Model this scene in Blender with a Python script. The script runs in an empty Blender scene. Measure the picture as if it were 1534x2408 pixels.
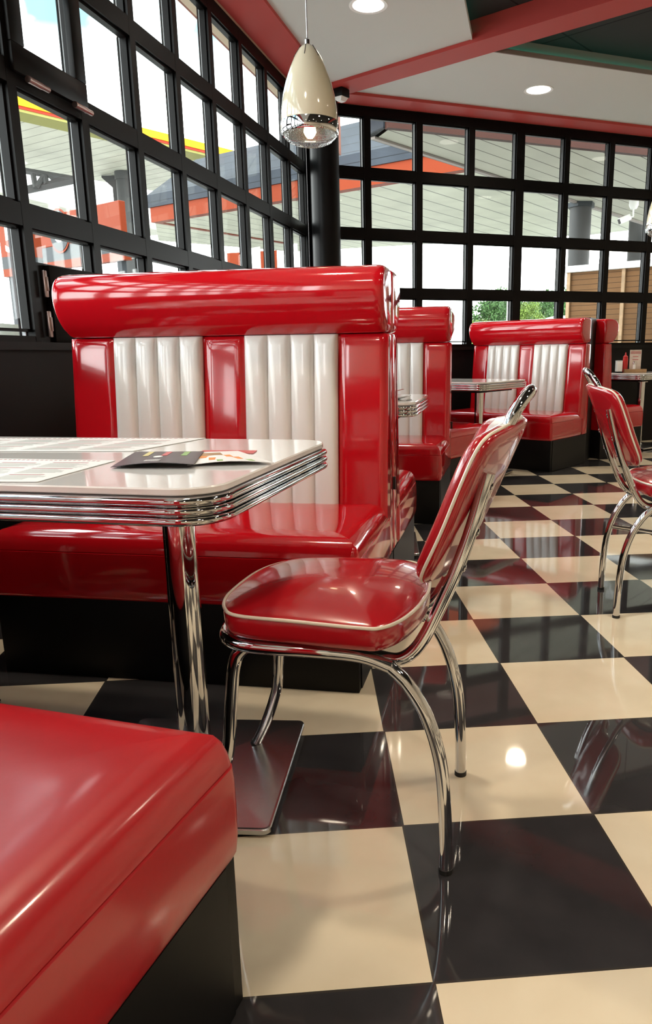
import bpy, bmesh, math, random
from mathutils import Vector, Matrix
sc = bpy.context.scene
COL = sc.collection
random.seed(7)
PI = math.pi
# ------------------------------------------------------------------ camera (solved from the floor tiling)
F, YAW, PITCH, ROLL, CX, CY = 1773.94, .0804, -.2356, .0136, 881.09, 1260.71
T = .41
CP = Vector((-.3998*T, -2.3907*T, 2.3475*T))
fw = Vector((math.sin(YAW)*math.cos(PITCH), math.cos(YAW)*math.cos(PITCH), math.sin(PITCH)))
r0 = Vector((math.cos(YAW), -math.sin(YAW), 0)); d0 = -r0.cross(fw)
cr, sr = math.cos(ROLL), math.sin(ROLL)
RIGHT = cr*r0+sr*d0; DOWN = -sr*r0+cr*d0
cam = bpy.data.cameras.new('camera'); co = bpy.data.objects.new('camera', cam); COL.objects.link(co)
M = Matrix((RIGHT, -DOWN, -fw)).transposed().to_4x4(); M.translation = CP
co.matrix_world = M
cam.sensor_fit = 'VERTICAL'; cam.sensor_height = 24; cam.lens = F/2408*24
cam.shift_x = -(CX-767)/2408; cam.shift_y = (CY-1204)/2408
cam.clip_start = .02; cam.clip_end = 500
sc.camera = co
def ray(x, y): return RIGHT*((x-CX)/F)+DOWN*((y-CY)/F)+fw
def atz(x, y, z=0):
    d = ray(x, y); return CP+d*((z-CP.z)/d.z)
def atd(x, y, dep): return CP+ray(x, y)*dep
def onpl(x, y, n, p0):
    d = ray(x, y); return CP+d*((p0-CP).dot(n)/d.dot(n))
# ------------------------------------------------------------------ materials
def node(nt, t, **kw):
    n = nt.nodes.new(t)
    for k, v in kw.items():
        if k in n.inputs: n.inputs[k].default_value = v
        else: setattr(n, k, v)
    return n
def pmat(name, col, rough=.4, metal=0, coat=0, spec=.5, emit=None, es=0, bump=0, bscale=40, var=0, vscale=3, bdist=.002):
    m = bpy.data.materials.new(name); m.use_nodes = True; nt = m.node_tree; b = nt.nodes['Principled BSDF']
    b.inputs['Base Color'].default_value = (*col, 1); b.inputs['Roughness'].default_value = rough
    b.inputs['Metallic'].default_value = metal; b.inputs['Coat Weight'].default_value = coat
    b.inputs['Coat Roughness'].default_value = .04
    b.inputs['Specular IOR Level'].default_value = spec
    if emit: b.inputs['Emission Color'].default_value = (*emit, 1); b.inputs['Emission Strength'].default_value = es
    L = nt.links
    if bump or var:
        tc = node(nt, 'ShaderNodeTexCoord')
    if bump:
        nz = node(nt, 'ShaderNodeTexNoise', Scale=bscale, Detail=3.0); L.new(tc.outputs['Object'], nz.inputs['Vector'])
        bp = node(nt, 'ShaderNodeBump', Strength=bump, Distance=bdist); L.new(nz.outputs['Fac'], bp.inputs['Height'])
        L.new(bp.outputs['Normal'], b.inputs['Normal'])
    if var:
        n2 = node(nt, 'ShaderNodeTexNoise', Scale=vscale, Detail=4.0); L.new(tc.outputs['Object'], n2.inputs['Vector'])
        rp = node(nt, 'ShaderNodeValToRGB'); c = Vector(col)
        rp.color_ramp.elements[0].position = .3; rp.color_ramp.elements[1].position = .7
        rp.color_ramp.elements[0].color = (*(c*(1-var)), 1); rp.color_ramp.elements[1].color = (*[min(1, v) for v in c*(1+var)], 1)
        L.new(n2.outputs['Fac'], rp.inputs['Fac']); L.new(rp.outputs['Color'], b.inputs['Base Color'])
    return m
RED = pmat('red_vinyl', (.50, .005, .011), .10, coat=.5, bump=.06, bscale=6, bdist=.01)
REDC = pmat('red_chair_vinyl', (.40, .008, .014), .2, coat=.7, bump=.06, bscale=14, bdist=.005)
WHV = pmat('white_vinyl', (.78, .77, .74), .2, coat=.5, bump=.06, bscale=9, bdist=.006)
CREAM = pmat('cream_piping', (.80, .74, .62), .35, coat=.3)
CHR = pmat('chrome', (.68, .68, .69), .05, 1)
STEEL = pmat('brushed_steel', (.50, .50, .51), .27, 1, bump=.08, bscale=140)
WORN = pmat('worn_red_vinyl', (.47, .008, .014), .34, coat=.4, bump=.12, bscale=55, bdist=.002)
WORN.node_tree.nodes['Principled BSDF'].inputs['Coat Roughness'].default_value = .12
WORN.node_tree.nodes['Principled BSDF'].inputs['Coat IOR'].default_value = 1.62
BLK = pmat('black_laminate', (.003, .0028, .003), .5, spec=.2)
DADO = pmat('black_panel', (.0025, .002, .0025), .5, spec=.2)
RUB = pmat('black_rubber', (.01, .01, .01), .6)
FRM = pmat('black_window_metal', (.0035, .003, .003), .38, spec=.11)
LAM = pmat('white_laminate', (.86, .86, .87), .10, coat=.5)
CEILW = pmat('white_ceiling_paint', (.66, .69, .67), .8, bump=.05, bscale=60)
CEILR = pmat('red_beam_paint', (.46, .045, .038), .6, bump=.04, bscale=80)
TAUPE = pmat('taupe_trim', (.28, .24, .22), .6)
WALLC = pmat('cream_wall_paint', (.62, .50, .36), .7, var=.05)
SHADE = pmat('cream_lamp_enamel', (.72, .66, .50), .12, coat=.8)
BRASS = pmat('bronze_hinge', (.36, .26, .24), .35, 1)
PAPER = pmat('white_paper', (.74, .75, .76), .5)
ORANGE = pmat('orange_sign_paint', (.18, .026, .006), .5, spec=.1)
DGREY = pmat('dark_grey_paint', (.045, .05, .055), .5, spec=.1)
MGREY = pmat('grey_column_paint', (.06, .06, .06), .5, spec=.1)
YEL = pmat('yellow_fascia', (.50, .24, .008), .4, spec=.1)
REDF = pmat('red_fascia', (.40, .03, .015), .4, spec=.1)
OLIVE = pmat('olive_edge', (.24, .23, .07), .6, spec=.1)
PALEG = pmat('pale_grey_glazing_strip', (.42, .44, .46), .5)
WHITEP = pmat('white_paint', (.85, .85, .84), .4)
SLATE0 = (.028, .033, .042)
LEAF = pmat('green_leaves', (.045, .11, .025), .7, var=.5, vscale=3)
LEAF2 = pmat('yellow_green_leaves', (.13, .20, .03), .7, var=.4, vscale=4)
BARK = pmat('tree_bark', (.10, .07, .05), .9)
PAVE = pmat('pale_asphalt', (.42, .41, .39), .9, var=.1, vscale=.5)
BULB = pmat('downlight_diffuser', (1, 1, 1), .5, emit=(1, .93, .80), es=9)
LED = pmat('green_led_strip', (.1, .8, .6), .5, emit=(.05, .9, .62), es=1.2)
KETCH = pmat('ketchup_plastic', (.5, .02, .02), .3)
WOODL = pmat('light_wood', (.36, .22, .11), .5, var=.2, vscale=12)
def stripes(name, col, line, axis, pitch, w=.06, rough=.5, var=.12, rot=0, cross=None):
    m = pmat(name, col, rough, spec=.1); nt = m.node_tree; L = nt.links; b = nt.nodes['Principled BSDF']
    tc = node(nt, 'ShaderNodeTexCoord'); mp = node(nt, 'ShaderNodeMapping'); mp.inputs['Rotation'].default_value = (0, 0, rot)
    L.new(tc.outputs['Object'], mp.inputs['Vector'])
    sp = node(nt, 'ShaderNodeSeparateXYZ'); L.new(mp.outputs['Vector'], sp.inputs[0])
    def saw(ax, p):
        d = node(nt, 'ShaderNodeMath', operation='DIVIDE'); L.new(sp.outputs[ax], d.inputs[0]); d.inputs[1].default_value = p
        f = node(nt, 'ShaderNodeMath', operation='FRACT'); L.new(d.outputs[0], f.inputs[0])
        g = node(nt, 'ShaderNodeMath', operation='LESS_THAN'); L.new(f.outputs[0], g.inputs[0]); g.inputs[1].default_value = w
        return g
    g = saw(axis, pitch)
    if cross:
        g2 = saw(cross[0], cross[1]); mx_ = node(nt, 'ShaderNodeMath', operation='MAXIMUM'); L.new(g.outputs[0], mx_.inputs[0]); L.new(g2.outputs[0], mx_.inputs[1]); g = mx_
    nz = node(nt, 'ShaderNodeTexNoise', Scale=1.2, Detail=4.0); L.new(mp.outputs['Vector'], nz.inputs['Vector'])
    rp = node(nt, 'ShaderNodeValToRGB'); c = Vector(col)
    rp.color_ramp.elements[0].position = .3; rp.color_ramp.elements[1].position = .7
    rp.color_ramp.elements[0].color = (*(c*(1-var)), 1); rp.color_ramp.elements[1].color = (*[min(1, v) for v in c*(1+var)], 1)
    L.new(nz.outputs['Fac'], rp.inputs['Fac'])
    mx = node(nt, 'ShaderNodeMix', data_type='RGBA'); L.new(g.outputs[0], mx.inputs['Factor'])
    L.new(rp.outputs['Color'], mx.inputs[6]); mx.inputs[7].default_value = (*line, 1)
    L.new(mx.outputs[2], b.inputs['Base Color']); return m
SOFF = stripes('canopy_soffit_boards', (.50, .50, .41), (.19, .19, .16), 0, .55, .07)
SOFA = stripes('canopy_soffit_boards_pale', (.48, .47, .40), (.20, .19, .16), 1, .5, .07, rot=math.radians(37))
PORS = stripes('porch_soffit_boards', (.42, .41, .34), (.08, .07, .055), 1, .26, .06, rot=math.radians(-28.5))
BAND = stripes('red_brown_boards', (.05, .018, .013), (.02, .008, .006), 2, .17, .05)
CORR = stripes('white_corrugated_cladding', (.90, .90, .88), (.55, .55, .52), 0, .8, .05)
FENC = stripes('larch_boards', (.17, .085, .035), (.07, .035, .015), 2, .075, .12, var=.25)
SLAT = stripes('slate_tiles', SLATE0, (.012, .014, .017), 2, .22, .07, var=.25)
SOFT = stripes('black_ceiling_tiles', (.035, .035, .035), (.006, .006, .006), 0, 1.2, .012, rough=.6, rot=.8, cross=(1, 1.2))
def floor_mat():
    m = bpy.data.materials.new('checker_floor_tiles'); m.use_nodes = True; nt = m.node_tree; L = nt.links; b = nt.nodes['Principled BSDF']
    tc = node(nt, 'ShaderNodeTexCoord')
    mp = node(nt, 'ShaderNodeMapping'); L.new(tc.outputs['Object'], mp.inputs['Vector']); mp.inputs['Scale'].default_value = (1/T, 1/T, 1/T)
    mp.inputs['Location'].default_value = (0, 0, .5)
    sp = node(nt, 'ShaderNodeSeparateXYZ'); L.new(mp.outputs['Vector'], sp.inputs[0])
    def mth(op, a, bb=None):
        n = node(nt, 'ShaderNodeMath', operation=op)
        for i, v in enumerate((a, bb)):
            if v is None: continue
            if isinstance(v, (int, float)): n.inputs[i].default_value = v
            else: L.new(v, n.inputs[i])
        return n.outputs[0]
    fx = mth('FLOOR', sp.outputs[0]); fy = mth('FLOOR', sp.outputs[1])
    par = mth('FLOORED_MODULO', mth('ADD', fx, fy), 2)      # 0 -> black tile
    par = mth('GREATER_THAN', par, .5)
    def edge(o):
        f = mth('FRACT', o); return mth('GREATER_THAN', mth('ABSOLUTE', mth('SUBTRACT', f, .5)), .4945)
    gr = mth('MAXIMUM', edge(sp.outputs[0]), edge(sp.outputs[1]))
    nz = node(nt, 'ShaderNodeTexNoise', Scale=5.0, Detail=6.0); L.new(tc.outputs['Object'], nz.inputs['Vector'])
    wn = node(nt, 'ShaderNodeTexWhiteNoise'); wn.noise_dimensions = '2D'
    cb = node(nt, 'ShaderNodeCombineXYZ'); L.new(fx, cb.inputs[0]); L.new(fy, cb.inputs[1]); L.new(cb.outputs[0], wn.inputs['Vector'])
    r1 = node(nt, 'ShaderNodeValToRGB'); L.new(nz.outputs['Fac'], r1.inputs['Fac'])
    e = r1.color_ramp.elements; e[0].position = .35; e[1].position = .7; e[0].color = (.77, .67, .50, 1); e[1].color = (.85, .76, .59, 1)
    r2 = node(nt, 'ShaderNodeValToRGB'); L.new(nz.outputs['Fac'], r2.inputs['Fac'])
    e = r2.color_ramp.elements; e[0].position = .35; e[1].position = .7; e[0].color = (.030, .029, .032, 1); e[1].color = (.046, .044, .048, 1)
    hs = node(nt, 'ShaderNodeHueSaturation'); L.new(r1.outputs['Color'], hs.inputs['Color'])
    L.new(mth('ADD', mth('MULTIPLY', wn.outputs['Value'], .12), .94), hs.inputs['Value'])
    mx = node(nt, 'ShaderNodeMix', data_type='RGBA'); L.new(par, mx.inputs['Factor']); L.new(r2.outputs['Color'], mx.inputs[6]); L.new(hs.outputs['Color'], mx.inputs[7])
    m2 = node(nt, 'ShaderNodeMix', data_type='RGBA'); L.new(gr, m2.inputs['Factor']); L.new(mx.outputs[2], m2.inputs[6]); m2.inputs[7].default_value = (.05, .045, .04, 1)
    L.new(m2.outputs[2], b.inputs['Base Color'])
    # scuffs and polish wear change the gloss
    sn = node(nt, 'ShaderNodeTexNoise', Scale=2.2, Detail=5.0); L.new(tc.outputs['Object'], sn.inputs['Vector'])
    mr = node(nt, 'ShaderNodeMapRange'); L.new(sn.outputs['Fac'], mr.inputs['Value'])
    mr.inputs[1].default_value = .35; mr.inputs[2].default_value = .8; mr.inputs[3].default_value = .025; mr.inputs[4].default_value = .09
    L.new(mr.outputs[0], b.inputs['Roughness'])
    b.inputs['IOR'].default_value = 1.62
    return m
FLOOR = floor_mat()
def glass_mat(name, tint=(.97, 1, .99), ior=1.45, gl=1.0):
    m = bpy.data.materials.new(name); m.use_nodes = True; nt = m.node_tree; nt.nodes.clear(); L = nt.links
    o = node(nt, 'ShaderNodeOutputMaterial'); t = node(nt, 'ShaderNodeBsdfTransparent'); t.inputs[0].default_value = (*tint, 1)
    g = node(nt, 'ShaderNodeBsdfGlossy'); g.inputs['Roughness'].default_value = .01
    f = node(nt, 'ShaderNodeFresnel'); mx = node(nt, 'ShaderNodeMixShader')
    ge = node(nt, 'ShaderNodeNewGeometry'); io = node(nt, 'ShaderNodeMapRange'); io.inputs[3].default_value = ior; io.inputs[4].default_value = 1/ior
    L.new(ge.outputs['Backfacing'], io.inputs['Value']); L.new(io.outputs[0], f.inputs['IOR'])
    L.new(f.outputs[0], mx.inputs[0]); L.new(t.outputs[0], mx.inputs[1]); L.new(g.outputs[0], mx.inputs[2]); L.new(mx.outputs[0], o.inputs[0]); return m
GLASS = glass_mat('window_glass', ior=1.22)
LENS = glass_mat('prismatic_lamp_glass', (.72, .72, .70), 2.2)
_nt = LENS.node_tree; _b = node(_nt, 'ShaderNodeBump', Strength=.8, Distance=.004); _w = node(_nt, 'ShaderNodeTexVoronoi', Scale=150.0); _t = node(_nt, 'ShaderNodeTexCoord')
_nt.links.new(_t.outputs['Object'], _w.inputs['Vector']); _nt.links.new(_w.outputs['Distance'], _b.inputs['Height'])
for _n in _nt.nodes:
    if _n.type in ('BSDF_GLOSSY', 'FRESNEL'): _nt.links.new(_b.outputs[0], _n.inputs['Normal'])
# ------------------------------------------------------------------ object helpers
def tag(o, label=None, cat=None, group=None, kind=None):
    if label: o['label'] = label
    if cat: o['category'] = cat
    if group: o['group'] = group
    if kind: o['kind'] = kind
    return o
def thing(name, label, cat, loc=(0, 0, 0), rz=0, group=None, kind=None):
    o = bpy.data.objects.new(name, None); COL.objects.link(o); o.location = loc; o.rotation_euler = (0, 0, rz)
    o.empty_display_size = .1
    return tag(o, label, cat, group, kind)
def obj(name, bm, mats, parent=None, smooth=True, ang=40, loc=None):
    me = bpy.data.meshes.new(name)
    bmesh.ops.recalc_face_normals(bm, faces=bm.faces)
    bm.to_mesh(me); bm.free()
    for m in (mats if isinstance(mats, (list, tuple)) else [mats]): me.materials.append(m)
    if smooth:
        me.polygons.foreach_set('use_smooth', [True]*len(me.polygons)); me.set_sharp_from_angle(angle=math.radians(ang))
    o = bpy.data.objects.new(name, me); COL.objects.link(o)
    if parent: o.parent = parent
    if loc is not None: o.location = loc
    return o
def struct(name, bm, mats, parent=None, **k):
    o = obj(name, bm, mats, parent, **k)
    if not parent: o['kind'] = 'structure'
    return o
def copy_tree(o, parent=None):
    c = o.copy(); COL.objects.link(c)
    if parent: c.parent = parent
    for ch in list(o.children): copy_tree(ch, c)
    return c
def B(): return bmesh.new()
def box(bm, x0, x1, y0, y1, z0, z1, r=0, seg=3, mat=0, M=None):
    g = bmesh.ops.create_cube(bm, size=1)
    vs = g['verts']
    for v in vs: v.co = Vector(((x0+x1)/2+v.co.x*(x1-x0), (y0+y1)/2+v.co.y*(y1-y0), (z0+z1)/2+v.co.z*(z1-z0)))
    fs = {f for v in vs for f in v.link_faces}
    if r:
        es = list({e for v in vs for e in v.link_edges})
        res = bmesh.ops.bevel(bm, geom=es, offset=r, segments=seg, profile=.5, affect='EDGES')
        vs = list({v for f in res['faces'] for v in f.verts} | {v for v in vs if v.is_valid})
        fs = {f for v in vs for f in v.link_faces}
    for f in fs: f.material_index = mat
    if M is not None:
        for v in vs: v.co = M @ v.co
    return vs
def ringmesh(bm, rings, close=True, cap0=True, cap1=True, mat=0, apex0=None, apex1=None):
    vv = [[bm.verts.new(p) for p in r] for r in rings]; n = len(rings[0])
    for a, b in zip(vv, vv[1:]):
        for i in range(n if close else n-1):
            j = (i+1) % n
            try: f = bm.faces.new((a[i], a[j], b[j], b[i])); f.material_index = mat
            except ValueError: pass
    for ring, cap, apex in ((vv[0], cap0, apex0), (vv[-1], cap1, apex1)):
        if apex is not None:
            c = bm.verts.new(apex)
            for i in range(n): bm.faces.new((ring[i], ring[(i+1) % n], c)).material_index = mat
        elif cap:
            bm.faces.new(ring).material_index = mat
    return vv
def lathe(bm, prof, n=32, c=(0, 0, 0), mat=0, cap0=True, cap1=True):
    rings = [[Vector((c[0]+r*math.cos(2*PI*i/n), c[1]+r*math.sin(2*PI*i/n), c[2]+z)) for i in range(n)] for r, z in prof]
    return ringmesh(bm, rings, mat=mat, cap0=cap0, cap1=cap1)
def spline(pts, k=8, closed=False):
    P = [Vector(p) for p in pts]; n = len(P); out = []
    for i in range(n if closed else n-1):
        if closed: a, b, c, d = P[i-1], P[i], P[(i+1) % n], P[(i+2) % n]
        else: a, b, c, d = P[max(i-1, 0)], P[i], P[i+1], P[min(i+2, n-1)]
        for j in range(k):
            t = j/k
            out.append(.5*((2*b)+(c-a)*t+(2*a-5*b+4*c-d)*t*t+(3*b-a-3*c+d)*t**3))
    if not closed: out.append(P[-1])
    return out
def tube(bm, path, r, n=12, closed=False, mat=0, flat=None):
    P = [Vector(p) for p in path]; m = len(P); rings = []
    up = None
    for i in range(m):
        if closed: t = (P[(i+1) % m]-P[i-1])
        else: t = P[min(i+1, m-1)]-P[max(i-1, 0)]
        t.normalize()
        if up is None:
            up = Vector((0, 0, 1)) if abs(t.z) < .9 else Vector((1, 0, 0))
        s = t.cross(up); s.normalize(); up = s.cross(t); up.normalize()
        rr = r[i] if isinstance(r, (list, tuple)) else r
        k = flat if flat else 1
        rings.append([P[i]+s*(rr*math.cos(2*PI*j/n))+up*(rr*k*math.sin(2*PI*j/n)) for j in range(n)])
    if closed: rings.append(rings[0]); 
    return ringmesh(bm, rings, mat=mat, cap0=not closed, cap1=not closed)
def prism(bm, poly, z0, z1, mat=0):
    return ringmesh(bm, [[Vector((p[0], p[1], z0)) for p in poly], [Vector((p[0], p[1], z1)) for p in poly]], mat=mat)
def slab(bm, pts, th, mat=0):
    """quad/polygon of 3-D points thickened along its normal"""
    P = [Vector(p) for p in pts]; n = (P[1]-P[0]).cross(P[2]-P[0]).normalized()*th
    return ringmesh(bm, [P, [p+n for p in P]], mat=mat)
def rrect(hx, hy, r, o=0, n=8):
    hx += o; hy += o; r = max(r+o, .001); out = []
    for cx, cy, a in ((hx-r, hy-r, 0), (-hx+r, hy-r, PI/2), (-hx+r, -hy+r, PI), (hx-r, -hy+r, 1.5*PI)):
        for i in range(n+1):
            t = a+PI/2*i/n; out.append((cx+r*math.cos(t), cy+r*math.sin(t)))
    return out
def stack(bm, fn, prof, mat=0, apex1=None, cap0=True, cap1=True, dx=0, dy=0):
    rings = [[Vector((x+dx, y+dy, z)) for x, y in fn(o)] for o, z in prof]
    return ringmesh(bm, rings, mat=mat, apex1=apex1, cap0=cap0, cap1=cap1)
# ------------------------------------------------------------------ room geometry
S = 1.17
def ws(x, y, z=0): return Vector((CP.x+(x-CP.x)*S, CP.y+(y-CP.y)*S, CP.z+(z-CP.z)*S))
def zs(z): return CP.z+(z-CP.z)*S
LA = math.radians(16.5)
LD = Vector((math.sin(LA), math.cos(LA), 0)); LN = Vector((math.cos(LA), -math.sin(LA), 0))
LW = ws(-1.061, 1.892); LW.z = 0
RD = Vector((.9593, .2823, 0)).normalized(); RN = Vector((RD.y, -RD.x, 0))
RW = ws(1.335, 5.473); RW.z = 0
def inter(p, d, q, e):
    den = d.x*e.y-d.y*e.x; w = q-p; return p+d*((w.x*e.y-w.y*e.x)/den)
CORN = inter(LW, LD, RW, RD)
YB, XR = -4.6, 6.2
LB = LW+LD*((YB-LW.y)/LD.y); RB = RW+RD*((XR-RW.x)/RD.x)
poly = [LB, Vector((XR, YB, 0)), RB, CORN]
bm = B(); prism(bm, poly, -.12, 0); struct('floor', bm, FLOOR)
Z_LEDGE, Z_HEAD, Z_SOF, Z_WHITE, Z_DARK = zs(1.02), zs(2.725), zs(2.755), zs(2.775), zs(2.875)
# dado walls and the piece of wall above the windows
def wallbox(name, A, Bp, n, z0, z1, t, mat):
    """wall from A to Bp, thickness t outward (n is the inward normal)"""
    bm = B(); prism(bm, [A, Bp, Bp-n*t, A-n*t], z0, z1); return struct(name, bm, mat)
wallbox('wall_left', LB, CORN, LN, 0, Z_LEDGE-.03, .22, DADO)
wallbox('wall_right', CORN, RB, RN, 0, Z_LEDGE-.03, .22, DADO)
wallbox('wall_left_upper', LB, CORN, LN, Z_HEAD+.035*S, Z_DARK+.1, .22, WALLC)
wallbox('wall_right_upper', CORN, RB, RN, Z_HEAD+.035*S, Z_DARK+.1, .22, WALLC)
wallbox('wall_back', Vector((XR, YB, 0)), LB, Vector((0, 1, 0)), 0, Z_DARK+.1, .15, WALLC)
wallbox('wall_far_right', RB, Vector((XR, YB, 0)), Vector((-1, 0, 0)), 0, Z_DARK+.1, .15, WALLC)
# ledges
bm = B(); q = LB+LN*.03; prism(bm, [LB+LN*.03, CORN+LN*.03, CORN-LN*.22, LB-LN*.22], Z_LEDGE-.03, Z_LEDGE); struct('trim_1', bm, BLK)
bm = B(); prism(bm, [CORN+RN*.03, RB+RN*.03, RB-RN*.22, CORN-RN*.22], Z_LEDGE-.03, Z_LEDGE); struct('trim_2', bm, BLK)
# ceiling: dark tiled field, white rings along the windows, red soffit, red beam
R1, R2 = 1.235*S, 1.16*S
bm = B(); prism(bm, poly, Z_DARK, Z_DARK+.05); struct('ceiling', bm, SOFT)
I1 = inter(LW+LN*R1, LD, RW+RN*R2, RD)
def ringpoly(P0, P1, n, w0, w1, i0, i1): return [P0+n*w0, P1, i1, i0]
so = .235*S
I0 = inter(LW+LN*so, LD, RW+RN*(.205*S), RD)
def pl(name, pts, z0, z1, mat):
    bm = B(); prism(bm, pts, z0, z1); return struct(name, bm, mat)
pl('ceiling_left_ring', [LB+LN*so, I0, I1, LB+LN*R1], Z_WHITE, Z_WHITE+.03, CEILW)
pl('ceiling_right_ring', [I0, RB+RN*(.205*S), RB+RN*R2, I1], Z_WHITE, Z_WHITE+.03, CEILW)
pl('trim_3', [LB, CORN, I0, LB+LN*so], Z_SOF, Z_WHITE+.03, CEILR)
pl('trim_4', [CORN, RB, RB+RN*(.205*S), I0], Z_SOF, Z_WHITE+.03, CEILR)
# lips of the rings and the lit cove behind them
def strip(name, A, Bp, n, t, z0, z1, mat): 
    return pl(name, [A, Bp, Bp+n*t, A+n*t], z0, z1, mat)
strip('trim_5', LB+LN*R1, I1, LN, .012, Z_WHITE-.004, Z_WHITE+.034, CEILW)
strip('trim_6', I1, RB+RN*R2, RN, .012, Z_WHITE-.002, Z_WHITE+.03, TAUPE)
strip('trim_7', LB+LN*(R1-.07), I1-LN*.07, LN, .012, Z_WHITE+.03, Z_DARK, TAUPE)
strip('trim_8', I1-RN*.06, RB+RN*(R2-.06), RN, .012, Z_WHITE+.03, Z_DARK, TAUPE)
strip('trim_9', LB+LN*(R1-.045), I1-LN*.045, LN, .015, Z_WHITE+.031, Z_WHITE+.041, LED)
strip('trim_10', I1-RN*.035, RB+RN*(R2-.035), RN, .015, Z_WHITE+.031, Z_WHITE+.041, LED)
# beam from the corner into the room
bd = Vector((.729, -.684, 0)); bn = Vector((.684, .729, 0))
bu = ws(.688, 4.144); bl = ws(.729, 4.386)
mid = (bu+bl)/2; hw = abs((bl-bu).dot(bn))/2
b0 = mid-bd*(mid-CORN).dot(bd)*.98; b1 = mid+bd*5.2
bm = B(); prism(bm, [b0-bn*hw, b1-bn*hw, b1+bn*hw, b0+bn*hw], Z_SOF-.002, Z_DARK+.01); b = struct('trim_11', bm, CEILR)
# corner column
cc = ws(-.012, 4.934)
bm = B(); lathe(bm, [(.105*S, 0), (.105*S, Z_SOF)], 40, (cc.x, cc.y, 0)); struct('column', bm, FRM)
# ------------------------------------------------------------------ windows
ZR = [zs(v) for v in (1.02, 1.435, 1.87, 2.30, 2.725)]
BARH = .036*S
def window(name, O, D, N, cuts, w, wide=()):
    """grid of mullions: cuts = centre positions along D; returns the frame object, glass is its part"""
    bm = B(); Mx = Matrix((D, -N, Vector((0, 0, 1)))).transposed().to_4x4(); Mx.translation = O
    s0, s1 = cuts[0], cuts[-1]
    for c in cuts:
        ww = w*1.5 if c in wide else w
        box(bm, c-ww/2, c+ww/2, .02, .070, Z_LEDGE, ZR[4]+BARH, M=Mx)
    for i, z in enumerate(ZR):
        lo, hi = (z-.0, z+BARH*.6) if i == 0 else (z-BARH, z+BARH)
        box(bm, s0, s1, .0207, .0693, lo, hi, M=Mx)
    # glazing beads, slightly set back
    for a, b_ in zip(cuts, cuts[1:]):
        for z0, z1 in zip(ZR, ZR[1:]):
            x0, x1 = a+w/2, b_-w/2; y0, y1 = z0+BARH, z1-BARH; g = .011
            if a in wide: x0 += w*.25
            if b_ in wide: x1 -= w*.25
            for q in ((x0, x0+g, y0, y1), (x1-g, x1, y0, y1), (x0, x1, y1-g, y1), (x0, x1, y0, y0+g)):
                box(bm, q[0], q[1], .036, .070, q[2], q[3], M=Mx)
    # pale outer glazing strips with a thin dark cap, outside the glass
    for a, b_ in zip(cuts, cuts[1:]):
        for xx, dx_ in ((b_-w/2-(w*.25 if b_ in wide else 0), -1), (a+w/2+(w*.25 if a in wide else 0), 1)):
            box(bm, min(xx, xx+dx_*.008), max(xx, xx+dx_*.008), .0595, .078, Z_LEDGE, ZR[4], mat=1, M=Mx)
            box(bm, min(xx, xx+dx_*.016), max(xx, xx+dx_*.014), .078, .083, Z_LEDGE, ZR[4], M=Mx)
    fr = struct(name, bm, [FRM, PALEG], smooth=False)
    bm = B(); box(bm, s0, s1, .052, .058, Z_LEDGE, ZR[4], M=Mx)
    obj('glass', bm, GLASS, fr, smooth=False)
    return fr, Mx
pit = .4225*S; wl = .054
base = .373*S-.027                 # centre of the mullion left of pane V1
smax = (CORN-LW).dot(LD)
cl = [base+pit*k for k in range(-13, 8)]
cl = [c for c in cl if c < smax-.1]+[smax-.02]
w1, ML = window('window_1', LW.copy(), LD, LN, cl, wl)
pr_ = .4466*S; wr = .05*S
cr_ = [(v-.024)*S for v in (-1.478, -1.031, -.60)]+[(-.136-.032)*S]+[(v-.024)*S for v in (.302, .752, 1.202, 1.652, 2.10, 2.55, 3.0, 3.45, 3.9)]
smin = (CORN-RW).dot(RD)
cr_ = [c for c in cr_ if c > smin+.05]; cr_ = [smin+.02]+cr_
cr_ = [c for c in cr_ if c < (RB-RW).dot(RD)]
w2, MR = window('window_2', RW.copy(), RD, RN, cr_, wr, wide=(cr_[4],))
# opening sash with its bronze hinges, and the solid panel of the escape window
x0, x1 = cl[12]+wl/2, cl[13]-wl/2
a_, b_ = [c for c in cl if c < .3*S][-1]+wl/2, [c for c in cl if c > .3*S][0]-wl/2
a_, b_ = base-pit+wl/2, base-wl/2
bm = B()
z0, z1 = ZR[2]-BARH+.0, ZR[3]+BARH
for q in ((a_-.03, a_+.05, z0+.145, z1-.10), (b_-.05, b_+.03, z0+.145, z1-.10), (a_-.03, b_+.03, z0+.045, z0+.145), (a_-.03, b_+.03, z1-.10, z1)):
    box(bm, q[0], q[1], .0, .03, q[2], q[3], .004, 2, M=ML)
sash = obj('opening_sash', bm, FRM, w1)
for s in (a_+.03, b_-.10):
    bm = B(); tube(bm, [ML @ Vector((s, -.012, z0+.03)), ML @ Vector((s+.085, -.012, z0+.03))], .013, 12); tube(bm, [ML @ Vector((s+.085, -.012, z0+.03)), ML @ Vector((s+.13, -.012, z0+.03))], .011, 12)
    obj('hinge', bm, BRASS, sash)
bm = B(); box(bm, a_-.005, b_+.005, .03, .08, Z_LEDGE, zs(1.29), M=ML); box(bm, a_+.06, b_+.03, .005, .03, Z_LEDGE, zs(1.285), .003, 2, M=ML)
pan = obj('solid_panel', bm, FRM, w1)
for zc in (zs(1.218), zs(1.083)):
    bm = B(); box(bm, a_+.010, a_+.030, -.004, .008, zc-.052, zc+.052, .003, 2, M=ML); box(bm, a_+.020, a_+.029, -.008, -.003, zc-.028, zc+.028, .002, 2, M=ML)
    obj('hinge', bm, BRASS, pan)
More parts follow.
